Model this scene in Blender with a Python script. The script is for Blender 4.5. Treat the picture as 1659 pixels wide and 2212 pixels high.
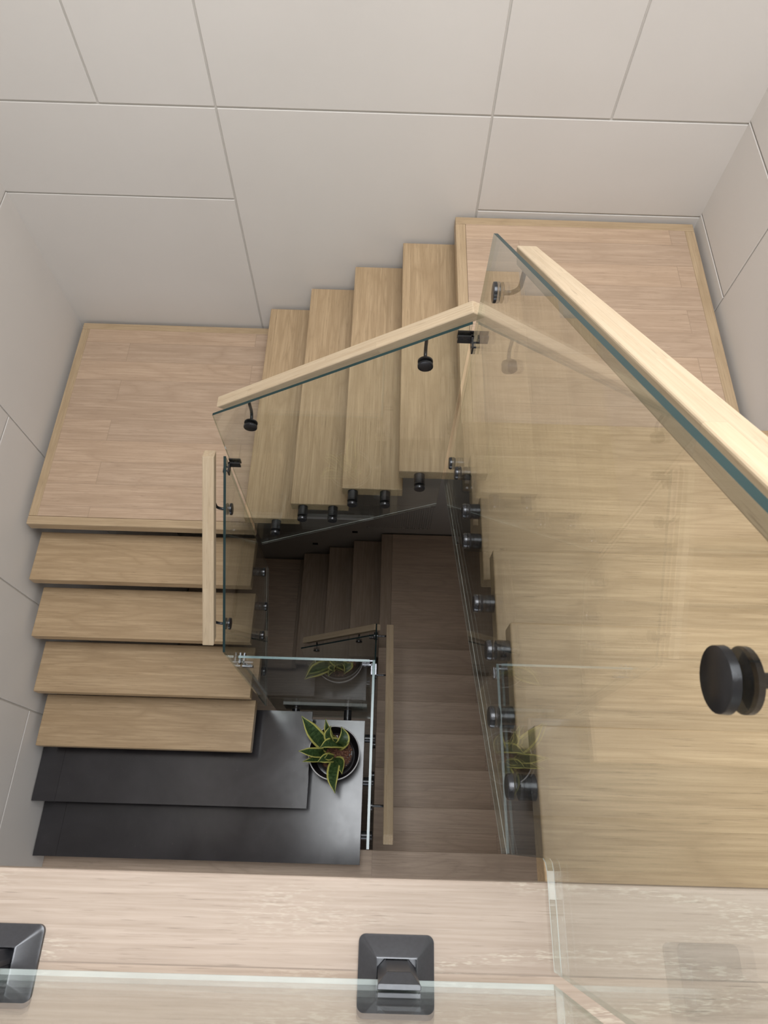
import bpy, bmesh, math, random
from mathutils import Vector, Matrix, noise
random.seed(7)
for o in list(bpy.data.objects): bpy.data.objects.remove(o)
SC = bpy.context.scene
COL = SC.collection

# ------------------------------------------------------------------ camera
cam_d = bpy.data.cameras.new('camera'); cam = bpy.data.objects.new('camera', cam_d); COL.objects.link(cam)
rx, ux, bx_ = (0.999537, 0.026313, 0.015282), (-0.030356, 0.896904, 0.441182), (-0.002098, -0.441442, 0.897287)
cam.matrix_world = Matrix(((rx[0], ux[0], bx_[0], 0.0), (rx[1], ux[1], bx_[1], 0.0), (rx[2], ux[2], bx_[2], 1.1968), (0, 0, 0, 1)))
cam_d.sensor_fit = 'VERTICAL'; cam_d.sensor_height = 36.0; cam_d.lens = 1446.9/2212*36.0
cam_d.clip_start = 0.02
cam_d.dof.use_dof = True; cam_d.dof.focus_distance = 1.7; cam_d.dof.aperture_fstop = 13.0
SC.camera = cam

# ------------------------------------------------------------------ world, lights, exposure
w = bpy.data.worlds.new('world'); SC.world = w; w.use_nodes = True
bg = w.node_tree.nodes['Background']; bg.inputs[0].default_value = (0.75, 0.82, 0.9, 1); bg.inputs[1].default_value = 1.0
SC.view_settings.view_transform = 'Standard'; SC.view_settings.look = 'None'
SC.view_settings.exposure = 0.0; SC.view_settings.gamma = 1.0
SC.view_settings.use_curve_mapping = False

def area(name, loc, rot, sx, sy, power, col):
    l = bpy.data.lights.new(name, 'AREA'); l.shape = 'RECTANGLE'; l.size = sx; l.size_y = sy; l.energy = power; l.color = col
    o = bpy.data.objects.new(name, l); COL.objects.link(o); o.location = loc; o.rotation_euler = rot
    return o
CEIL = 3.2
SKX = (-0.78, 1.38); SKY = (-0.30, 2.10)
area('skylight_daylight', ((SKX[0]+SKX[1])/2, (SKY[0]+SKY[1])/2, CEIL+0.18), (0, 0, 0), SKX[1]-SKX[0]-.04, SKY[1]-SKY[0]-.04, 178, (0.955, 0.98, 1.0))
area('upper_fill_light', (0.3, -3.75, 1.35), (math.radians(90), 0, 0), 2.3, 1.7, 22, (1.0, 0.98, 0.95))  # added fill from behind the camera to light the walls
area('entry_fill_light', (-0.35, -3.75, -2.35), (math.radians(90), 0, 0), 1.5, 1.6, 30, (0.86, 0.92, 1.0))  # added weak fill for the entry storey; the door is made up

# ------------------------------------------------------------------ helpers
def obj(name, bm, mats, parent=None, loc=None, smooth=False, structure=False, bevel=0, seg=2):
    if bevel:
        bmesh.ops.remove_doubles(bm, verts=bm.verts, dist=1e-6)
        es = [e for e in bm.edges if len(e.link_faces) == 2 and e.calc_face_angle(0) > 0.5]
        bmesh.ops.bevel(bm, geom=es, offset=bevel, segments=seg, affect='EDGES', profile=0.5, clamp_overlap=True)
    org = Vector(loc) if loc is not None else (parent.matrix_world.translation.copy() if parent else Vector((0, 0, 0)))
    bmesh.ops.translate(bm, verts=bm.verts, vec=-org)
    bmesh.ops.recalc_face_normals(bm, faces=bm.faces)
    me = bpy.data.meshes.new(name); bm.to_mesh(me); bm.free()
    for m in (mats if isinstance(mats, (list, tuple)) else [mats]): me.materials.append(m)
    if smooth:
        for p in me.polygons: p.use_smooth = True
        try: me.set_sharp_from_angle(angle=math.radians(38))
        except Exception: pass
    o = bpy.data.objects.new(name, me); COL.objects.link(o)
    if parent:
        o.parent = parent
        o.location = org - parent.matrix_world.translation
    else: o.location = org
    if structure: o['kind'] = 'structure'
    return o

def thing(name, label, cat, loc, group=None):
    o = bpy.data.objects.new(name, None); COL.objects.link(o); o.location = loc
    o.matrix_world = Matrix.Translation(Vector(loc)); o.empty_display_size = 0.05
    return tag(o, label, cat, group)
def tag(o, label, cat, group=None):
    o['label'] = label; o['category'] = cat
    if group: o['group'] = group
    return o

def box(bm, x0, x1, y0, y1, z0, z1, mi=0):
    v = [bm.verts.new((x, y, z)) for x in (x0, x1) for y in (y0, y1) for z in (z0, z1)]
    for f in ((0, 1, 3, 2), (4, 6, 7, 5), (0, 4, 5, 1), (2, 3, 7, 6), (0, 2, 6, 4), (1, 5, 7, 3)):
        bm.faces.new([v[i] for i in f]).material_index = mi
    return v
def boxes(*bs):
    bm = bmesh.new()
    for b in bs: box(bm, *b)
    return bm
def frame(d):
    d = Vector(d).normalized(); a = Vector((0, 0, 1)) if abs(d.z) < .9 else Vector((1, 0, 0))
    u = d.cross(a).normalized(); return u, d.cross(u).normalized()
def tube(bm, pts, rad, n=16, cap=True, mi=0):
    pts = [Vector(p) for p in pts]; rs = rad if isinstance(rad, (list, tuple)) else [rad]*len(pts)
    rings = []; u = None
    for i, p in enumerate(pts):
        d = (pts[min(i+1, len(pts)-1)]-pts[max(i-1, 0)]).normalized()
        if u is None: u, v = frame(d)
        else:
            u = (u - d*u.dot(d)).normalized(); v = d.cross(u)
        rings.append([bm.verts.new(p+(u*math.cos(a)+v*math.sin(a))*rs[i]) for a in [2*math.pi*k/n for k in range(n)]])
    for a, b in zip(rings, rings[1:]):
        for k in range(n): bm.faces.new((a[k], a[(k+1) % n], b[(k+1) % n], b[k])).material_index = mi
    if cap:
        bm.faces.new(rings[0]).material_index = mi; bm.faces.new(rings[-1]).material_index = mi
def lathe_x(bm, prof, c=(0, 0, 0), n=32):      # profile of (x, r) round the local X axis
    rings = []
    for x, r in prof:
        rings.append([bm.verts.new((c[0]+x, c[1]+r*math.cos(a), c[2]+r*math.sin(a))) for a in [2*math.pi*k/n for k in range(n)]])
    for a, b in zip(rings, rings[1:]):
        for k in range(n): bm.faces.new((a[k], a[(k+1) % n], b[(k+1) % n], b[k]))
    bm.faces.new(rings[0]); bm.faces.new(rings[-1])
def lathe_z(bm, prof, c, n=64, close=False):
    rings = []
    for r, z in prof:
        rings.append([bm.verts.new((c[0]+r*math.cos(a), c[1]+r*math.sin(a), c[2]+z)) for a in [2*math.pi*k/n for k in range(n)]])
    for a, b in zip(rings, rings[1:]):
        for k in range(n): bm.faces.new((a[k], a[(k+1) % n], b[(k+1) % n], b[k]))
    bm.faces.new(rings[0]); bm.faces.new(rings[-1])

# ------------------------------------------------------------------ materials
class NT:
    def __init__(s, name):
        s.m = bpy.data.materials.new(name); s.m.use_nodes = True; s.t = s.m.node_tree
        s.b = s.t.nodes['Principled BSDF']; s.out = s.t.nodes['Material Output']
    def n(s, typ, **kw):
        nd = s.t.nodes.new(typ)
        for k, v in kw.items(): setattr(nd, k, v)
        return nd
    def l(s, a, b): s.t.links.new(a, b)
    def math(s, op, a, b=None, c=None, clamp=False):
        nd = s.n('ShaderNodeMath', operation=op); nd.use_clamp = clamp
        for i, x in enumerate((a, b, c)):
            if x is None: continue
            if isinstance(x, (int, float)): nd.inputs[i].default_value = x
            else: s.l(x, nd.inputs[i])
        return nd.outputs[0]
    def mix(s, f, a, b, mode='MIX'):
        nd = s.n('ShaderNodeMix', data_type='RGBA', blend_type=mode)
        for i, x in ((0, f), (6, a), (7, b)):
            if isinstance(x, (int, float)): nd.inputs[i].default_value = x
            elif isinstance(x, tuple): nd.inputs[i].default_value = (*x, 1)
            else: s.l(x, nd.inputs[i])
        return nd.outputs[2]
    def noise(s, vec, scale=1, detail=3, rough=.5, dist=0, w=None):
        nd = s.n('ShaderNodeTexNoise', noise_dimensions='4D' if w is not None else '3D')
        s.l(vec, nd.inputs['Vector']); nd.inputs['Scale'].default_value = scale; nd.inputs['Detail'].default_value = detail
        nd.inputs['Roughness'].default_value = rough; nd.inputs['Distortion'].default_value = dist
        if w is not None: s.l(w, nd.inputs['W'])
        return nd.outputs[0]
    def mapr(s, v, a, b, c=0, d=1):
        nd = s.n('ShaderNodeMapRange'); s.l(v, nd.inputs[0])
        for i, x in enumerate((a, b, c, d)): nd.inputs[i+1].default_value = x
        return nd.outputs[0]
    def bump(s, h, strength, dist=.001):
        nd = s.n('ShaderNodeBump'); nd.inputs['Strength'].default_value = strength; nd.inputs['Distance'].default_value = dist
        s.l(h, nd.inputs['Height']); s.l(nd.outputs[0], s.b.inputs['Normal'])

def wood(name, base, dark, axis='X', row=None, length=1.1, seam=0.0012, var=.12, fleck=None, ring=9.0, rough=.42, off=(0, 0), pale=0.0, ringamt=.8, spec=.3):
    t = NT(name)
    tc = t.n('ShaderNodeTexCoord').outputs['Object']
    mp = t.n('ShaderNodeMapping'); t.l(tc, mp.inputs[0])
    if axis == 'Y': mp.inputs['Rotation'].default_value = (0, 0, math.radians(-90))
    mp.inputs['Location'].default_value = (off[0], off[1], 0)
    v = mp.outputs[0]
    rnd = t.math('MULTIPLY', t.n('ShaderNodeObjectInfo').outputs['Random'], 37.0)
    wv = rnd; tone = None; seamf = None
    if row:
        br = t.n('ShaderNodeTexBrick'); br.offset = .37; br.offset_frequency = 2; br.squash = 1
        sh = t.n('ShaderNodeMapping'); t.l(v, sh.inputs[0])
        t.l(sh.outputs[0], br.inputs['Vector'])
        br.inputs['Color1'].default_value = (0, 0, 0, 1); br.inputs['Color2'].default_value = (1, 1, 1, 1); br.inputs['Mortar'].default_value = (.5, .5, .5, 1)
        br.inputs['Scale'].default_value = 1; br.inputs['Mortar Size'].default_value = seam; br.inputs['Mortar Smooth'].default_value = .2
        br.inputs['Bias'].default_value = 0; br.inputs['Brick Width'].default_value = length; br.inputs['Row Height'].default_value = row
        sp = t.n('ShaderNodeSeparateColor'); t.l(br.outputs['Color'], sp.inputs[0]); tone = sp.outputs[0]; seamf = br.outputs['Fac']
        wv = t.math('MULTIPLY_ADD', tone, 23.0, rnd)
    def sc(a, b, c=None):
        m2 = t.n('ShaderNodeMapping'); t.l(v, m2.inputs[0]); m2.inputs['Scale'].default_value = (a, b, c or b); return m2.outputs[0]
    fine = t.noise(sc(3.5, 130), 1, 3, .65, w=wv)
    rings_n = t.noise(sc(.9, 5.5), 1, 2, .45, .3, w=wv)
    rg = t.math('PINGPONG', t.math('MULTIPLY', rings_n, ring*2), 1.0)
    rg = t.math('POWER', rg, 3.0)
    broad = t.noise(sc(1.3, 9), 1, 2, .5, w=wv)
    pores = t.mapr(t.noise(sc(14, 420), 1, 2, .6, w=wv), .60, .72)
    c = t.mix(t.mapr(fine, .36, .64, 0, 1.0), base, dark)
    c = t.mix(t.math('MULTIPLY', rg, ringamt), c, dark)
    if fleck:
        fl = t.math('MULTIPLY', t.mapr(t.noise(sc(38, 260), 1, 2, .7, w=wv), .50, .60), t.mapr(rg, .12, .6))
        c = t.mix(t.math('MULTIPLY', fl, pale), c, fleck)
    c = t.mix(t.mapr(broad, .3, .7, 0, .22), c, tuple(x*1.18 for x in base))
    c = t.mix(t.math('MULTIPLY', pores, .6), c, tuple(x*.55 for x in dark))
    if tone is not None:
        k = t.mapr(tone, 0, 1, 1-var, 1+var)
        cc = t.n('ShaderNodeCombineColor'); t.l(k, cc.inputs[0]); t.l(t.math('MULTIPLY_ADD', t.math('SUBTRACT', k, 1.0), .85, 1.0), cc.inputs[1]); t.l(t.math('MULTIPLY_ADD', t.math('SUBTRACT', k, 1.0), .6, 1.0), cc.inputs[2])
        c = t.mix(1.0, c, cc.outputs[0], 'MULTIPLY')
        c = t.mix(t.math('MULTIPLY', seamf, .45), c, tuple(x*.45 for x in dark))
    t.l(c, t.b.inputs['Base Color'])
    t.b.inputs['Roughness'].default_value = rough; t.b.inputs['Specular IOR Level'].default_value = spec
    h = t.math('ADD', t.math('MULTIPLY', fine, .6), t.math('MULTIPLY', rg, -.25))
    if seamf is not None: h = t.math('SUBTRACT', h, seamf)
    t.bump(h, .22, .0008)
    return t.m

def plain(name, col, rough=.5, metal=0, spec=.5, var=0.0, vs=8.0, bumpv=0, bs=200):
    t = NT(name); t.b.inputs['Roughness'].default_value = rough; t.b.inputs['Metallic'].default_value = metal
    t.b.inputs['Specular IOR Level'].default_value = spec
    tc = t.n('ShaderNodeTexCoord').outputs['Object']
    nz = t.noise(tc, vs, 4, .55)
    c = t.mix(t.mapr(nz, .3, .7), tuple(x*(1-var) for x in col), tuple(min(1, x*(1+var)) for x in col))
    t.l(c, t.b.inputs['Base Color'])
    if bumpv: t.bump(t.noise(tc, bs, 2), bumpv, .0006)
    return t.m

OAKX = wood('oak_tread_x', (.50, .357, .215), (.36, .245, .138), 'X', row=.145, length=24, seam=.0003, var=.06, off=(7.3, .04))
OAKY = wood('oak_tread_y', (.49, .352, .212), (.35, .24, .135), 'Y', row=.145, length=24, seam=.0003, var=.07, off=(7.3, .04))
OAKL = wood('oak_landing_boards', (.50, .365, .262), (.39, .275, .19), 'X', row=.145, length=1.25, var=.055, seam=.0013, off=(.3, .02))
OAKF = wood('oak_floor_boards', (.415, .335, .275), (.325, .255, .202), 'X', row=.122, length=2.6, var=.05, seam=.0012, fleck=(.56, .50, .41), pale=.6, ring=5.0, off=(.75, .051), ringamt=.3, spec=.2, rough=.55)
OAKB = wood('oak_border_x', (.48, .355, .225), (.37, .265, .16), 'X')
OAKBY = wood('oak_border_y', (.48, .355, .225), (.37, .265, .16), 'Y')
OAKR = wood('oak_handrail', (.49, .385, .265), (.42, .315, .205), 'X', row=.3, length=.56, seam=.0003, var=.05, ring=4, rough=.5, ringamt=.2, spec=.25)
OAKD = wood('oak_lower_boards', (.57, .44, .34), (.43, .325, .245), 'X', row=.265, length=2.9, var=.05)
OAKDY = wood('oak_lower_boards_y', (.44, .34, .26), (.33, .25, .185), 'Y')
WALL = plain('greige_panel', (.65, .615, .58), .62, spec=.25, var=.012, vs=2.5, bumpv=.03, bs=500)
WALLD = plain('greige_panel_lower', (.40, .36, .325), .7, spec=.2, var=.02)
GROOVE = plain('groove_grey', (.60, .565, .52), .7, spec=.2, var=.02)
CEILM = plain('white_plaster', (.80, .79, .77), .8, spec=.1, var=.01)
BLACK = plain('black_powder_coat', (.026, .026, .029), .27, metal=.45, spec=.7, var=.15, vs=60)
BLACKM = plain('black_matte', (.014, .013, .013), .6, spec=.25, var=.1)
SPIG = plain('black_satin_cast', (.034, .035, .041), .30, metal=.35, spec=.9, var=.12, vs=180, bumpv=.06, bs=900)
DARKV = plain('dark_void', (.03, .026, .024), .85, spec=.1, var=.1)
CHROME = plain('dark_chrome', (.16, .165, .18), .3, metal=.9, var=.1)

def stone():
    t = NT('black_steel_stone'); tc = t.n('ShaderNodeTexCoord').outputs['Object']
    a = t.noise(tc, 2.2, 5, .6, .6); b = t.noise(tc, 30, 4, .6)
    c = t.mix(t.mapr(a, .3, .7), (.020, .018, .020), (.036, .033, .036))
    sp = t.mapr(t.noise(tc, 55, 3, .7, 1.2), .68, .76); c = t.mix(t.math('MULTIPLY', sp, .18), c, (.22, .21, .22))
    t.l(c, t.b.inputs['Base Color'])
    t.l(t.mapr(t.math('ADD', t.math('MULTIPLY', a, .8), t.math('MULTIPLY', b, .25)), .3, .8, .10, .23), t.b.inputs['Roughness'])
    t.b.inputs['Specular IOR Level'].default_value = .55
    t.bump(b, .05, .0006)
    return t.m
STONE = stone()

def glass(name, tint):
    t = NT(name); t.t.nodes.remove(t.b)
    geo = t.n('ShaderNodeNewGeometry')
    ior = t.mapr(geo.outputs['Backfacing'], 0, 1, 1.52, 1/1.52)
    fr = t.n('ShaderNodeFresnel'); t.l(ior, fr.inputs['IOR'])
    tr = t.n('ShaderNodeBsdfTransparent'); tr.inputs[0].default_value = (*tint, 1)
    gl = t.n('ShaderNodeBsdfGlossy'); gl.inputs['Roughness'].default_value = 0.0; gl.inputs[0].default_value = (1, 1, 1, 1)
    mx = t.n('ShaderNodeMixShader'); t.l(fr.outputs[0], mx.inputs[0]); t.l(tr.outputs[0], mx.inputs[1]); t.l(gl.outputs[0], mx.inputs[2])
    t.l(mx.outputs[0], t.out.inputs['Surface'])
    return t.m
GLASS = glass('clear_glass', (.922, .945, .935))
SIDE = glass('tinted_glass_side', (.62, .70, .66))
SIDEL = glass('clear_glass_foot', (.80, .86, .83))
EDGEW = plain('glass_edge_piped_light', (.68, .73, .72), .2, spec=.5, var=.1)  # glass edge painted near white for the light piped through it
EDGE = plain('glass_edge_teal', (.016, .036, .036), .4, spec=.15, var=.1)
EDGEL = plain('glass_edge_lit', (.15, .23, .24), .2, spec=.6, var=.1)  # same glass as the teal edge; the light it catches is painted in
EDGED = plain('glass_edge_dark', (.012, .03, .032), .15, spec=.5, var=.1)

# ------------------------------------------------------------------ structure
WL, WR, WB, WF = -2.0, 1.612, 2.968, -3.7
BOT = -5.62
G = .009   # groove width
def panels(axis, plane, inward, rects, t=.010):
    """wall backing with thin panels standing off it, grooves between"""
    bm = bmesh.new()
    for (a0, a1, z0, z1) in rects:
        h = G/2
        b0, b1 = plane-inward*0, plane+inward*t
        lo, hi = min(b0, b1), max(b0, b1)
        tmp = bmesh.new()
        if axis == 'Y': box(tmp, a0+h, a1-h, lo, hi, z0+h, z1-h)
        else: box(tmp, lo, hi, a0+h, a1-h, z0+h, z1-h)
        bmesh.ops.bevel(tmp, geom=tmp.edges[:], offset=.0022, segments=1, affect='EDGES')
        me = bpy.data.meshes.new('t'); tmp.to_mesh(me); tmp.free(); bm.from_mesh(me); bpy.data.meshes.remove(me)
    return bm
T = .007
rects_b = [(WL-.006, -1.343, -.727, CEIL), (-1.343, -.811, -.727, CEIL), (-.811, .443, -.727, CEIL), (.443, .982, -.727, CEIL), (.982, WR+.006, -.727, CEIL),
           (WL-.006, -.811, -1.212, -.727), (WL-.006, -.811, -3.42, -1.212), (-.811, .443, -3.42, -.727), (.443, WR+.006, -1.232, -.727), (.443, WR+.006, -3.42, -1.232)]
bm = panels('Y', WB, -1, rects_b, T); box(bm, WL-.1, WR+.1, WB, WB+.12, -3.42, CEIL, 1)
obj('wall_back', bm, [WALL, GROOVE], structure=True)
rects_l = [(1.972, WB, -1.205, CEIL), (1.972, WB, -3.42, -1.205), (WF, 1.972, -1.205, CEIL), (WF, 1.972, -1.79, -1.205),
           (1.187, 1.972, -3.42, -1.79), (.626, 1.187, -3.42, -1.79), (WF, .626, -2.79, -1.79), (WF, .626, -3.42, -2.79)]
bm = panels('X', WL, 1, rects_l, T); box(bm, WL-.12, WL, WF-.1, WB+.1, BOT, CEIL, 1)
obj('wall_left', bm, [WALL, GROOVE], structure=True)
rects_r = [(2.388, WB, -1.212, -.715), (2.388, WB, -.715, CEIL), (2.388, WB, -3.42, -1.212), (WF, 2.388, -3.42, CEIL)]
bm = panels('X', WR, -1, rects_r, T); box(bm, WR, WR+.12, WF-.1, WB+.1, BOT, CEIL, 1)
obj('wall_right', bm, [WALL, GROOVE], structure=True)
# lower storey back wall, closer to the stair, with a stepped foot following the steps
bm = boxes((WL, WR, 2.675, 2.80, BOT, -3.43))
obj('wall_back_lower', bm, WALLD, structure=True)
bm = bmesh.new()
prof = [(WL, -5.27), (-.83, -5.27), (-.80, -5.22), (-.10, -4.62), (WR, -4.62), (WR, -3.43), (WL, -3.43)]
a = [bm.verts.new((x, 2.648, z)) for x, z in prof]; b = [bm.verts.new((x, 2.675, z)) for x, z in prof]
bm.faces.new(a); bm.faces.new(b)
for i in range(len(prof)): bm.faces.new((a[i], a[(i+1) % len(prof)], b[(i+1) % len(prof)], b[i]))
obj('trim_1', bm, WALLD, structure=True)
# front wall behind the camera, with added openings around the two fill lights
wx0, wx1, wz0, wz1 = -.9, 1.5, .45, 2.25
dx0, dx1, dz0, dz1 = -1.15, .45, -3.42, -1.35
bm = boxes((WL, wx0, WF-.12, WF, 0, CEIL), (wx1, WR, WF-.12, WF, 0, CEIL), (wx0, wx1, WF-.12, WF, 0, wz0), (wx0, wx1, WF-.12, WF, wz1, CEIL),
           (WL, dx0, WF-.12, WF, BOT, 0), (dx1, WR, WF-.12, WF, BOT, 0), (dx0, dx1, WF-.12, WF, dz1, 0), (dx0, dx1, WF-.12, WF, BOT, dz0))
obj('wall_front', bm, CEILM, structure=True)
def win(name, x0, x1, z0, z1):  # added opening frame around a fill light
    e = bpy.data.objects.new(name, None); COL.objects.link(e); e.location = ((x0+x1)/2, WF, z0); e['kind'] = 'structure'
    e.matrix_world = Matrix.Translation(e.location)
    f = .05
    obj('added_opening_frame', boxes((x0, x1, WF-.09, WF-.03, z0, z0+f), (x0, x1, WF-.09, WF-.03, z1-f, z1), (x0, x0+f, WF-.09, WF-.03, z0+f, z1-f), (x1-f, x1, WF-.09, WF-.03, z0+f, z1-f)), BLACKM, e)
win('added_window_1', wx0, wx1, wz0, wz1)
win('added_door_1', dx0, dx1, dz0, dz1)
# ceiling with the skylight opening
obj('ceiling', boxes((WL, SKX[0], WF, WB, CEIL, CEIL+.25), (SKX[1], WR, WF, WB, CEIL, CEIL+.25), (SKX[0], SKX[1], WF, SKY[0], CEIL, CEIL+.25), (SKX[0], SKX[1], SKY[1], WB, CEIL, CEIL+.25)), CEILM, structure=True)
# upper floor: boards with a rounded nosing
obj('floor', boxes((WL, WR, WF, -.051, -.040, 0)), OAKF, structure=True, bevel=.006, seg=3)
obj('floor_slab_upper', boxes((WL, WR, WF, -.11, -.34, -.040)), CEILM, structure=True)
# entry storey floor and the foot below it
obj('floor_entry', boxes((WL, WR, WF, -.047, -3.46, -3.42)), OAKD, structure=True, bevel=.004)
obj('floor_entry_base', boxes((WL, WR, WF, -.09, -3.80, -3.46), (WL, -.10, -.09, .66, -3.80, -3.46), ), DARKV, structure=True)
obj('floor_lowest', boxes((WL, WR, WF, 2.675, BOT-.05, BOT)), OAKD, structure=True)

obj('trim_3', boxes((-.60, -.062, .772, .792, -3.40, -3.210)), CEILM, structure=True, bevel=.002)

# ------------------------------------------------------------------ landings
def landing(name, label, x0, x1, y0, y1, z, bw, deck, bordx, bordy, th=.066, sides='LRFB'):
    e = thing(name, label, 'landing', ((x0+x1)/2, (y0+y1)/2, z-th))
    l = x0+(bw if 'L' in sides else 0); r = x1-(bw if 'R' in sides else 0); f = y0+(bw if 'F' in sides else 0); k = y1-(bw if 'B' in sides else 0)
    obj('deck_boards', boxes((l, r, f, k, z-th, z-.0006)), deck, e)
    g = .0007
    if 'F' in sides: obj('border_board', boxes((x0, x1, y0, f-g, z-th, z)), bordx, e, bevel=.0045)
    if 'B' in sides: obj('border_board', boxes((x0, x1, k+g, y1, z-th, z)), bordx, e, bevel=.004)
    if 'L' in sides: obj('border_board', boxes((x0, l-g, f, k, z-th, z)), bordy, e, bevel=.004)
    if 'R' in sides: obj('border_board', boxes((r+g, x1, f, k, z-th, z)), bordy, e, bevel=.004)
    return e
RZ, LZ = -1.26, -2.16
landing('stair_landing', 'pale oak landing in the far right corner, highest of the landings', .334, 1.577, 1.505, 2.942, RZ, .052, OAKL, OAKB, OAKBY)
landing('stair_landing', 'wide oak landing in the far left corner above the wooden treads', -1.956, -.70, 1.515, 2.942, LZ, .050, OAKL, OAKB, OAKBY)
landing('stair_landing', 'shadowed oak landing at the bottom of the stairwell with a wide left border', 0.0, WR-.02, 1.508, 2.655, -4.68, .105, OAKD, OAKD, OAKDY, sides='L')
landing('stair_landing', 'darkest landing at the very bottom, left of the lowest treads', WL+.02, -.80, 1.508, 2.655, -5.40, .05, OAKD, OAKD, OAKDY, sides='R')

# ------------------------------------------------------------------ treads
def tread(label, x0, x1, y0, y1, z, mat, group, th=.066):
    c = ((x0+x1)/2, (y0+y1)/2, z-th)
    o = obj('stair_tread', boxes((x0, x1, y0, y1, z-th, z)), mat, loc=c, bevel=.0045, seg=3)
    return tag(o, label, 'stair tread', group)
# upper right flight: far nosing at -.05+.2654k
lab3 = ['closest oak tread, directly below the upper floor edge on the right', 'second oak tread down from the upper floor on the right flight',
        'third oak tread down from the upper floor on the right flight', 'fourth oak tread down from the upper floor on the right flight',
        'fifth oak tread down from the upper floor on the right flight', 'lowest oak tread of the right flight, next to the high landing']
for k in range(1, 7):
    yf = -.049+.2654*k
    tread(lab3[k-1], .314, WR-.012, yf-.29, yf, -.18*k, OAKX, 'oak treads of the upper right flight')
# middle flight: left nosing at .334-.2656k, grain along Y
lab2 = ['oak tread right beside the high landing, topmost of the middle flight', 'second oak tread left of the high landing',
        'third oak tread left of the high landing', 'lowest oak tread of the middle flight, resting over the left landing']
for k in range(1, 5):
    xl = .334-.2656*k
    tread(lab2[k-1], xl, xl+.29, 1.506, 2.942, RZ-.18*k, OAKY, 'oak treads of the middle flight')
# left flight
lab1 = ['first oak tread below the left landing edge', 'second oak tread below the left landing', 'third oak tread below the left landing',
        'last oak tread of the left flight, just above the black steps']
for k in range(1, 5):
    yn = 1.528-.2708*k
    tread(lab1[k-1], -1.956, -.722 + (.0 if k < 4 else .004), yn, yn+.29, LZ-.18*k, OAKX, 'oak treads of the left flight')
# lower flight down from the entry floor
yl = [.208, .464, .726, .990, 1.245, 1.500]
labl = ['shadowed oak step nearest the viewer beside the black platform, topmost of the lower flight', 'second shadowed oak step of the lower flight', 'third shadowed oak step of the lower flight',
        'fourth shadowed oak step of the lower flight', 'fifth shadowed oak step of the lower flight', 'last oak step of the lower flight, next to the shadowed landing']
for k in range(1, 7):
    tread(labl[k-1], 0.0, WR-.012, yl[k-1]-.29, yl[k-1], -3.42-.18*k, OAKD, 'lower flight steps beside the black platform', th=.05)
obj('trim_2', boxes(*[(0.02, WR-.02, yl[k]-.015-.262, yl[k]-.262, -3.42-.18*(k+1), -3.42-.18*k-.05) for k in range(6)]), OAKD, structure=True)
for k, (xe, lb) in enumerate(((-.272, 'dark oak step left of the shadowed landing, topmost of the lowest flight'), (-.521, 'middle step of the lowest flight in deep shadow'), (-.795, 'leftmost step of the lowest flight in deep shadow'))):
    tread(lb, xe, xe+.29, 1.508, 2.655, -4.86-.18*k, OAKDY, 'three steps of the lowest flight', th=.05)

# ------------------------------------------------------------------ black stone steps
def slab(label, x0, x1, y0, y1, z, th):
    e = thing('stone_step', label, 'step', ((x0+x1)/2, (y0+y1)/2, z-.18), 'black stone steps')
    obj('slab', boxes((x0+.135, x1, y0, y1, z-th, z)), STONE, e, bevel=.0008)
    obj('end_strip', boxes((x0, x0+.134, y0, y1, z-th, z-.0008)), STONE, e)
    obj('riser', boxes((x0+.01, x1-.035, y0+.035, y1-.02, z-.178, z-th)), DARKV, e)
slab('upper black stone step with the smaller top, under the last oak tread', WL+.012, -.393, .16, .708, -3.06, .028)
slab('lower black stone platform carrying the potted plant', WL+.012, -.072, -.127, .69, -3.24, .030)

# ------------------------------------------------------------------ glass panels
def prism(pts, axis, c, th=.012, emi=1):
    """polygon in the (other axis, z) plane extruded along axis"""
    bm = bmesh.new()
    P = lambda q, s: (c+s, q[0], q[1]) if axis == 'X' else (q[0], c+s, q[1])
    a = [bm.verts.new(P(q, -th/2)) for q in pts]; b = [bm.verts.new(P(q, th/2)) for q in pts]
    bm.faces.new(a); bm.faces.new(b)
    for i in range(len(pts)):
        f = bm.faces.new((a[i], a[(i+1) % len(pts)], b[(i+1) % len(pts)], b[i])); f.normal_update()
        q0, q1 = pts[i], pts[(i+1) % len(pts)]
        cx, cz = sum(q[0] for q in pts)/len(pts), sum(q[1] for q in pts)/len(pts)
        if abs(q1[0]-q0[0]) < .25*abs(q1[1]-q0[1]): f.material_index = 2
        else:
            xm, zm = (q0[0]+q1[0])/2, (q0[1]+q1[1])/2
            up = (q0[0]-q1[0])*area_sign(pts)
            f.material_index = 1 if up > 0 else 3
    bm.edges.ensure_lookup_table()
    per = [e for e in bm.edges if any(f.material_index == 0 for f in e.link_faces) and any(f.material_index == 3 for f in e.link_faces)]
    bmesh.ops.bevel(bm, geom=per, offset=.0009, segments=1, affect='EDGES', material=4)
    return bm
def area_sign(pts):
    s_ = sum(pts[i][0]*pts[(i+1) % len(pts)][1]-pts[(i+1) % len(pts)][0]*pts[i][1] for i in range(len(pts)))
    return 1 if s_ > 0 else -1
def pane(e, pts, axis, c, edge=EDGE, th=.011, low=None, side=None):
    return obj('glass_pane', prism(pts, axis, c, th), [GLASS, edge, side or SIDE, low or SIDEL, EDGEW], e)

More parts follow.
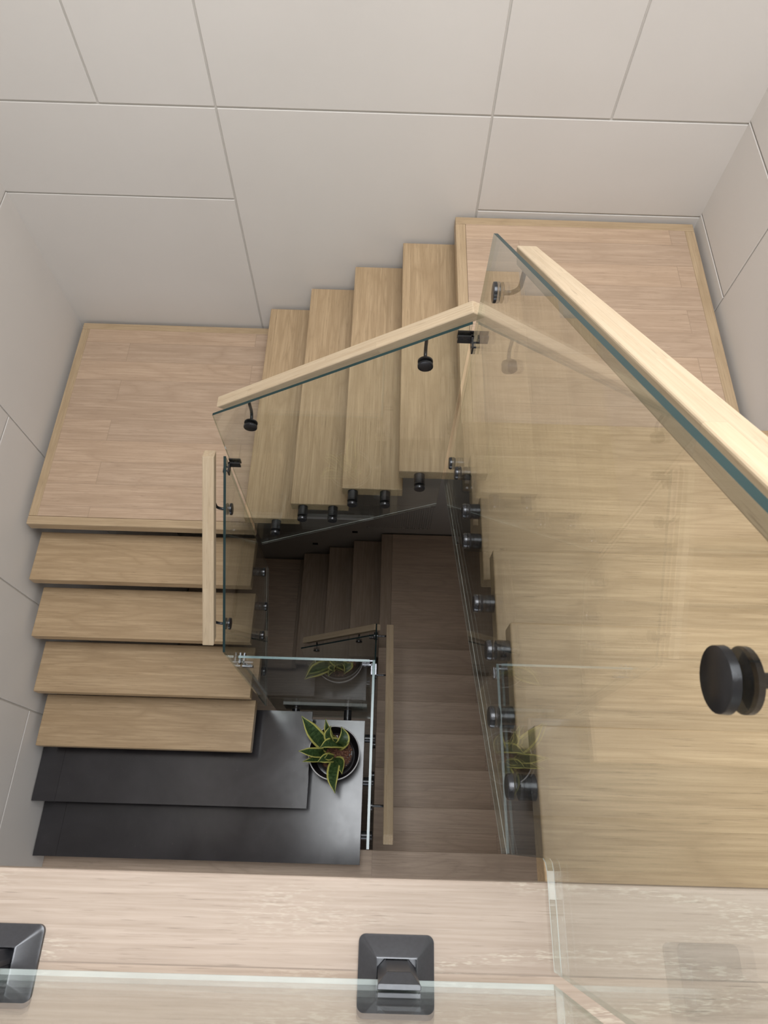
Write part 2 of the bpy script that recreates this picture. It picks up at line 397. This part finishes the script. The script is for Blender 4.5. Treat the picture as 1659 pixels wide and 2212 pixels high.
# standoff along local +X: barrel touches the tread side, cap sits on the void side
def standoff_meshes(L):
    bm = bmesh.new(); lathe_x(bm, [(.0062, .0215), (.0062, .0248), (.0112, .0248), (.0115, .0232), (.0125, .0232), (.0128, .0248), (L, .0248)])
    m1 = bm
    bm = bmesh.new(); lathe_x(bm, [(-.0165, .0225), (-.018, .021), (-.018, .0), ][::-1] + [(-.0165, .0235), (-.0120, .0248), (-.0065, .0248)])
    return m1, bm
_so = {}
def standoff(e, pos, rotz, L):
    if L not in _so:
        a, b = standoff_meshes(L)
        o = obj('standoff', a, BLACK, None, (0, 0, 0), smooth=True); c = obj('cap', b, BLACK, None, (0, 0, 0), smooth=True)
        _so[L] = (o, c); first = True
    else:
        o, c = _so[L][0].copy(), _so[L][1].copy(); COL.objects.link(o); COL.objects.link(c)
    c.parent = o; o.parent = e
    o.location = Vector(pos)-e.matrix_world.translation; o.rotation_euler = (0, 0, rotz)
    return o

# handrail along a line p0->p1 (centre of its top face), square section, built along its own X axis
def handrail(label, p0, p1, brk, outdir, gx, group=None, w=.05, h=.041, mat=OAKR, vertical_ends=True):
    p0, p1 = Vector(p0), Vector(p1)
    e = thing('handrail', label, 'handrail', p0, group)
    d = p1-p0; run = math.hypot(d.x, d.y); L = d.length; ang = math.atan2(d.z, run); yaw = math.atan2(d.y, d.x)
    bm = bmesh.new(); v = box(bm, 0, L, -w/2, w/2, -h, 0)
    if vertical_ends:
        for q in bm.verts:
            if q.co.z < -1e-4: q.co.x += h*math.tan(ang)
    r = obj('rail', bm, mat, None, (0, 0, 0), bevel=.004, seg=3)
    r.parent = e; r.location = (0, 0, 0)
    r.rotation_euler = Matrix.Rotation(yaw, 3, 'Z').to_4x4().to_3x3().__matmul__(Matrix.Rotation(-ang, 3, 'Y')).to_euler()
    # brackets: (pos on glass plane, centre of disc)
    for pos in brk:
        pos = Vector(pos); o = Vector(outdir)
        t_ = ((pos-p0).dot(Vector((d.x, d.y, 0)))/(run*run)); zr = p0.z+d.z*t_-h/math.cos(ang)
        rotz = math.atan2(o.y, o.x)
        bmr = bmesh.new()
        hh = zr-pos.z; gap = gx
        R_ = min(.028, hh*.9, gap*.8)
        path = [(.006, 0, 0), (gap-R_, 0, 0)] + [(gap-R_+R_*math.sin(a), 0, R_-R_*math.cos(a)) for a in [math.pi/2*k/7 for k in range(1, 8)]] + [(gap, 0, hh+.004)]
        tube(bmr, path, .0063, 14)
        bk = obj('bracket', bmr, BLACK, None, (0, 0, 0), smooth=True); bk.parent = e; bk.location = pos-p0; bk.rotation_euler = (0, 0, rotz)
        bmd = bmesh.new(); lathe_x(bmd, [(-.0140, .0), (-.0140, .0248), (-.0134, .0262), (-.0064, .0266), (-.0057, .0255)]); ds = obj('clamp_disc', bmd, BLACK, None, (0, 0, 0), smooth=True); ds.parent = bk
        bmd = bmesh.new(); lathe_x(bmd, [(.0057, .0252), (.0064, .0262), (.0112, .0262), (.0122, .0245), (.0122, .006)]); ds = obj('clamp_disc', bmd, BLACK, None, (0, 0, 0), smooth=True); ds.parent = bk
    return e

def clamp(e, c, arms, mat=BLACK, hgt=.032, ln=.055):
    """corner clamp: for each arm (dx,dy) a pair of plates gripping the pane that runs that way"""
    bm = bmesh.new()
    for (dx, dy) in arms:
        for s in (-1, 1):
            o0, o1 = (s*.0068, s*.0125) if s > 0 else (s*.0125, s*.0068)
            if dx: xs = sorted((c[0]+dx*.004, c[0]+dx*ln)); box(bm, xs[0], xs[1], c[1]+o0, c[1]+o1, c[2]-hgt/2, c[2]+hgt/2)
            else: ys = sorted((c[1]+dy*.004, c[1]+dy*ln)); box(bm, c[0]+o0, c[0]+o1, ys[0], ys[1], c[2]-hgt/2, c[2]+hgt/2)
        # two grub screws
        for k in (.4, .75):
            if dx: tube(bm, [(c[0]+dx*ln*k, c[1]-.014, c[2]), (c[0]+dx*ln*k, c[1]+.014, c[2])], .003, 10)
            else: tube(bm, [(c[0]-.014, c[1]+dy*ln*k, c[2]), (c[0]+.014, c[1]+dy*ln*k, c[2])], .003, 10)
    return obj('corner_clamp', bm, mat, e)

GX3, GY2, GX1 = .276, 1.449, -.672
# panel of the upper right flight
e3 = thing('glass_balustrade', 'tall clear glass panel beside the upper right flight, nearest the viewer', 'glass balustrade', (GX3, .7, -1.4))
pane(e3, [(1.447, -1.435), (1.447, -.060), (-.164, 1.035), (-.164, .027), (-.034, .027), (-.022, .020), (-.017, .006), (-.016, -.372)], 'X', GX3)
for (y, z) in ((.103, -.213), (.264, -.393), (.42, -.393), (.598, -.573), (.866, -.753), (.971, -.753), (1.215, -.933), (1.362, -1.113)):
    standoff(e3, (GX3, y, z), 0, .0378)
handrail('long near oak handrail on the glass of the upper right flight', (.328, 1.297, .037), (.328, -.15, .037+1.447*.676), [(GX3, 1.255, -.076), (GX3, .120, .676)], (1, 0, 0), .052)
# panel of the middle flight
e2 = thing('glass_balustrade', 'clear glass panel along the middle flight, crossing the view between both landings', 'glass balustrade', (-.2, GY2, -2.1))
pane(e2, [(-.655, -2.185), (.254, -1.648), (.262, -.402), (-.662, -.948)], 'Y', GY2)
for (x, z) in ((.163, -1.473), (.009, -1.653), (-.146, -1.653), (-.251, -1.833), (-.402, -1.833), (-.56, -2.013)):
    standoff(e2, (x, GY2, z), math.pi/2, .0570)
clamp(e2, (.2765, 1.449, -.468), ((-1, 0), (0, -1)))
handrail('oak handrail rising along the middle flight to the right', (.262, 1.502, -.386), (-.650, 1.502, -.940), [(.129, GY2, -.607), (-.526, GY2, -1.012)], (0, 1, 0), .052)
# panel of the left flight
e1 = thing('glass_balustrade', 'clear glass panel at the inner end of the left flight, seen almost edge on', 'glass balustrade', (GX1, 1.1, -3.0))
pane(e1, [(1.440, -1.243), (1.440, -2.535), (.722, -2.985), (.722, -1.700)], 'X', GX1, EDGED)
for (y, z) in ((1.353, -2.373), (1.209, -2.553), (1.038, -2.553), (.873, -2.733)):
    standoff(e1, (GX1, y, z), math.pi, .050)
clamp(e1, (GX1-.001, 1.449, -1.312), ((1, 0), (0, -1)))
handrail('short oak handrail over the left flight, upright in the view left of its glass', (-.735, 1.420, -1.218), (-.735, .738, -1.660), [(GX1, 1.289, -1.441), (GX1, .850, -1.700)], (-1, 0, 0), .052)
# guard at the back of the black platform
DZ = -1.932
eD = thing('glass_balustrade', 'level glass guard behind the potted plant with a pale teal top edge', 'glass balustrade', (-.35, .705, -3.3))
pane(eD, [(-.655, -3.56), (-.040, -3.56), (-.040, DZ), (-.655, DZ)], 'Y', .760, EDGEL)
standoff(eD, (-.185, .760, -3.257), -math.pi/2, .068)
standoff(eD, (-.52, .760, -3.257), -math.pi/2, .068)
clamp(eD, (GX1+.006, .760, -2.09), ((1, 0), (0, 1)), CHROME)
clamp(eD, (-.0195, .760, -1.99), ((-1, 0), (0, -1)), CHROME)
# tall panel between platform and lower flight
eE = thing('glass_balustrade', 'tall glass panel beside the black platform with a bright teal top edge', 'glass balustrade', (-.02, .3, -3.6))
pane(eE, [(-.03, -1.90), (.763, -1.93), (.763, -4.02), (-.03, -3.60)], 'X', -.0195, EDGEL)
for (y, z) in ((.585, -3.257), (.33, -3.257), (.03, -3.257)):
    standoff(eE, (-.0195, y, z), math.pi, .050)
for (y, z) in ((.40, -3.66), (.62, -3.84)):
    standoff(eE, (-.0195, y, z), 0, .018)
handrail('straight oak handrail of the lower flight right of the black platform', (.077, .030, -2.51), (.077, 1.37, -3.375), [(-.0195, .17, -2.70), (-.0195, .98, -3.22), (-.0195, 1.30, -3.43)], (1, 0, 0), .085)
# lower panels
eF = thing('glass_balustrade', 'dark edged glass panel down beside the lower flight', 'glass balustrade', (-.02, 1.1, -4.5))
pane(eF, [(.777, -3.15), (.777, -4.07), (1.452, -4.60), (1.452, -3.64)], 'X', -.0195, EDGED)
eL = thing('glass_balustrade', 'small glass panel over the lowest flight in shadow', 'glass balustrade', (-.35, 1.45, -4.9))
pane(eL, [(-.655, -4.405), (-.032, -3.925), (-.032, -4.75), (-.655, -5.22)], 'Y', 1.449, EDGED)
clamp(eL, (-.0195, 1.449, -3.99), ((-1, 0),), BLACK)
handrail('short oak handrail in the shadow above the lowest flight', (-.038, 1.505, -3.90), (-.640, 1.505, -4.355), [(-.159, 1.449, -4.115), (-.525, 1.449, -4.44)], (0, 1, 0), .056)

# ------------------------------------------------------------------ upper floor balustrade with black spigots
eB = thing('glass_balustrade', 'clear glass barrier standing in black clamps on the upper floor', 'glass balustrade', (-.8, -.178, 0.0))
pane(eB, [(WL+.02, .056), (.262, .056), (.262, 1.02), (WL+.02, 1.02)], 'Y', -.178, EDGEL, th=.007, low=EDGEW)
def spigot(cx):
    cy = -.178; hw, hd = .0565, .0525
    bm = bmesh.new()
    def ring(w_, d_, z, r, n=5):
        vs = []
        for sx, sy, a0 in ((1, 1, 0), (-1, 1, 90), (-1, -1, 180), (1, -1, 270)):
            for k in range(n+1):
                a = math.radians(a0+90*k/n); vs.append(bm.verts.new((cx+sx*(w_-r)+r*math.cos(a), cy+sy*(d_-r)+r*math.sin(a), z)))
        return vs
    R = [ring(hw, hd, 0, .010), ring(hw, hd, .006, .010), ring(hw-.0035, hd-.0035, .0078, .0075), ring(.0315, .0275, .030, .0015), ring(.0290, .0250, .0305, .001), ring(.0290, .0250, .012, .001)]
    for a, b in zip(R, R[1:]):
        n = len(a)
        for i in range(n): bm.faces.new((a[i], a[(i+1) % n], b[(i+1) % n], b[i]))
    bm.faces.new(R[0]); bm.faces.new(R[-1])
    sp = obj('spigot', bm, SPIG, eB, (cx, cy, 0), smooth=True)
    # octagonal clamp post split by the glass slot
    bm = bmesh.new()
    W, D, c = .0275, .0235, .0115
    for s in (1, -1):
        low = [(-W, .0048), (-W, D-c), (-W+c, D), (W-c, D), (W, D-c), (W, .0048)]
        hi = [(-W-.001, .0048), (-W-.001, .0105), (-W, .0108), (W, .0108), (W+.001, .0105), (W+.001, .0048)]
        rings = []
        for pr, z in ((low, .0125), (low, .128), (hi, .140)):
            rings.append([bm.verts.new((cx+x, cy+s*y, z)) for x, y in pr])
        for a, b in zip(rings, rings[1:]):
            for i in range(6): bm.faces.new((a[i], a[(i+1) % 6], b[(i+1) % 6], b[i]))
        bm.faces.new(rings[0]); bm.faces.new(rings[-1])
    box(bm, cx-W+.001, cx+W-.001, cy-.0048, cy+.0048, .0125, .054)
    po = obj('clamp_post', bm, SPIG, eB, (cx, cy, .012), bevel=.0007, seg=1)
    wl = po.location.copy(); po.parent = sp; po.location = Vector((0, 0, .012))
for cx in (.0405, -.5465): spigot(cx)

# ------------------------------------------------------------------ small wall fittings of the lower storey
for lb, x, z in (('small black recessed step light on the lower wall, right one', -.258, -4.633), ('small black recessed step light on the lower wall, left one', -.660, -4.945)):
    o = obj('step_light', boxes((x-.026, x+.026, 2.642, 2.649, z-.017, z+.017)), BLACKM, loc=(x, 2.648, z), bevel=.001)
    tag(o, lb, 'step light', 'recessed step lights')
eg = thing('vent_grille', 'slatted wall vent in the shadow under the middle flight', 'vent', (.2, 2.64, -4.5))
obj('vent_frame', boxes((-.17, .46, 2.640, 2.648, -4.525, -4.51), (-.17, .46, 2.640, 2.648, -4.06, -4.045), (-.17, -.158, 2.640, 2.648, -4.51, -4.06), (.448, .46, 2.640, 2.648, -4.51, -4.06)), WALLD, eg)
obj('vent_slats', boxes(*[(-.158+i*.0202, -.158+i*.0202+.012, 2.641, 2.648, -4.51, -4.06) for i in range(30)]), WALLD, eg)

# ------------------------------------------------------------------ potted plant
PC = (-.247, .470, -3.24)
pl = thing('potted_plant', 'snake plant with yellow edged leaves in a round dark pot on the black platform', 'potted plant', PC)
POTM = plain('dark_glazed_pot', (.045, .036, .038), .16, spec=.7, var=.1)
RIMM = plain('pale_pot_rim', (.42, .40, .40), .3, var=.1)
bm = bmesh.new(); lathe_z(bm, [(.0, 0), (.105, 0), (.118, .008), (.140, .09), (.152, .17), (.1545, .196), (.1535, .200), (.1495, .200), (.148, .196), (.140, .12), (.12, .05), (0, .045)], PC)
obj('pot', bm, POTM, pl, smooth=True)
bm = bmesh.new(); lathe_z(bm, [(.1550, .1955), (.1556, .1995), (.1535, .2018), (.1495, .2018), (.1490, .1995), (.1500, .1975)], PC)
bm.faces.ensure_lookup_table(); bmesh.ops.delete(bm, geom=[f for f in bm.faces if len(f.verts) > 4], context='FACES_ONLY')
obj('pot_rim', bm, RIMM, pl, smooth=True)
IC = (PC[0]+.006, PC[1]+.006, PC[2]+.05)
bm = bmesh.new(); lathe_z(bm, [(.0, 0), (.085, 0), (.106, .112), (.110, .116), (.1075, .119), (.1035, .116), (.1, .095), (.0, .09)], IC)
obj('inner_pot', bm, POTM, pl, smooth=True)
CLAY = plain('clay_pebbles', (.17, .075, .045), .75, var=.35, vs=90)
bm = bmesh.new()
lathe_z(bm, [(0, .091), (.098, .091), (.098, .0935), (0, .0935)], IC)
for i in range(330):
    a = random.uniform(0, 2*math.pi); r = .096*math.sqrt(random.random()); q = random.uniform(.0055, .010)
    m = bmesh.ops.create_icosphere(bm, subdivisions=2, radius=q, matrix=Matrix.Translation((IC[0]+r*math.cos(a), IC[1]+r*math.sin(a), IC[2]+.094+random.uniform(0, .012))) @ Matrix.Diagonal((1, random.uniform(.75, 1.1), random.uniform(.7, 1), 1)))
o = obj('clay_pebbles', bm, CLAY, pl, smooth=True); o['kind'] = 'stuff'

def leafmat():
    t = NT('variegated_leaf'); uv = t.n('ShaderNodeUVMap').outputs[0]; sp = t.n('ShaderNodeSeparateXYZ'); t.l(uv, sp.inputs[0])
    tc = t.n('ShaderNodeTexCoord').outputs['Object']
    ed = t.math('ABSOLUTE', t.math('SUBTRACT', sp.outputs[0], .5)); ed = t.math('ADD', t.math('MULTIPLY', ed, 2), t.math('MULTIPLY', t.math('SUBTRACT', t.noise(tc, 45, 3), .5), .16))
    band = t.n('ShaderNodeCombineXYZ'); t.l(t.math('MULTIPLY', sp.outputs[0], 3), band.inputs[0]); t.l(t.math('MULTIPLY', sp.outputs[1], 26), band.inputs[1])
    g = t.noise(band.outputs[0], 1, 4, .65, 1.0)
    c = t.mix(t.mapr(g, .4, .62), (.018, .042, .012), (.075, .13, .045))
    c = t.mix(t.mapr(ed, .70, .76), c, (.56, .53, .15))
    t.l(c, t.b.inputs['Base Color']); t.b.inputs['Roughness'].default_value = .38
    return t.m
LEAF = leafmat()
def leaf(base, tip, width, rise, bend, tw=0.0, flop=0.0, cup=.22):
    """base/tip world points; rise = extra height in the middle; bend = sideways bow; tw = twist"""
    base, tip = Vector(base), Vector(tip); N, K = 22, 8
    d = tip-base; side0 = Vector((-d.y, d.x, 0)).normalized() if (abs(d.x)+abs(d.y)) > 1e-4 else Vector((1, 0, 0))
    bm = bmesh.new(); uvl = bm.loops.layers.uv.new('UVMap'); rows = []
    c = [base+d*t+Vector((0, 0, rise*math.sin(math.pi*t)))+side0*bend*math.sin(math.pi*t)+Vector((0, 0, -flop*t*t)) for t in [i/N for i in range(N+1)]]
    for i in range(N+1):
        t = i/N; tg = (c[min(i+1, N)]-c[max(i-1, 0)]).normalized()
        s = (side0-tg*side0.dot(tg)).normalized(); s = Matrix.Rotation(tw*(t-.2)+tw*.3, 3, tg) @ s; up = s.cross(tg)
        if up.z < 0 and abs(tw) < 1.2: up = -up
        wd = width*.5*(.42+.58*math.sin(math.pi*min(1, (t*.9+.14)))) * (1-max(0, (t-.62)/.38)**1.9) + .0006
        wd = max(wd, .0008)
        rows.append([bm.verts.new(c[i]+s*wd*(2*k/K-1)+up*cup*wd*((2*k/K-1)**2)+up*.0015*math.sin(9*t+k)) for k in range(K+1)])
    for i in range(N):
        for k in range(K):
            f = bm.faces.new((rows[i][k], rows[i][k+1], rows[i+1][k+1], rows[i+1][k]))
            for lp, (uu, vv) in zip(f.loops, ((k/K, i/N), ((k+1)/K, i/N), ((k+1)/K, (i+1)/N), (k/K, (i+1)/N))): lp[uvl].uv = (uu, vv)
    o = obj('leaf', bm, LEAF, pl, smooth=True)
    so = o.modifiers.new('thickness', 'SOLIDIFY'); so.thickness = .0022; so.offset = 0
    return o
B = -3.11
leaf((-.275, .495, B), (-.438, .648, -2.86), .088, .03, .012, .25)
leaf((-.272, .505, B), (-.295, .632, -2.83), .050, .02, -.004, -.5)
leaf((-.250, .500, B), (-.205, .600, -2.90), .075, .05, -.040, .8)
leaf((-.235, .505, B), (-.262, .598, -2.86), .060, .03, .030, -.9)
leaf((-.190, .520, -3.07), (-.322, .478, -2.90), .066, .035, -.014, .35)
leaf((-.290, .478, B), (-.444, .458, -2.90), .060, .035, .010, .3)
leaf((-.285, .455, B), (-.418, .402, -2.92), .040, .02, .004, .4)
leaf((-.235, .440, B), (-.334, .405, -2.95), .055, .035, -.012, -.3)
leaf((-.262, .430, B), (-.190, .345, -2.96), .070, .02, .030, .4)
leaf((-.225, .455, B), (-.220, .238, -2.90), .072, .04, -.020, .15)
leaf((-.215, .500, B), (-.160, .520, -2.97), .042, .02, .008, .5)
leaf((-.265, .470, B), (-.300, .430, -2.98), .045, .03, .01, -.7)
leaf((-.232, .535, B), (-.255, .560, -2.95), .045, .03, .012, .9)
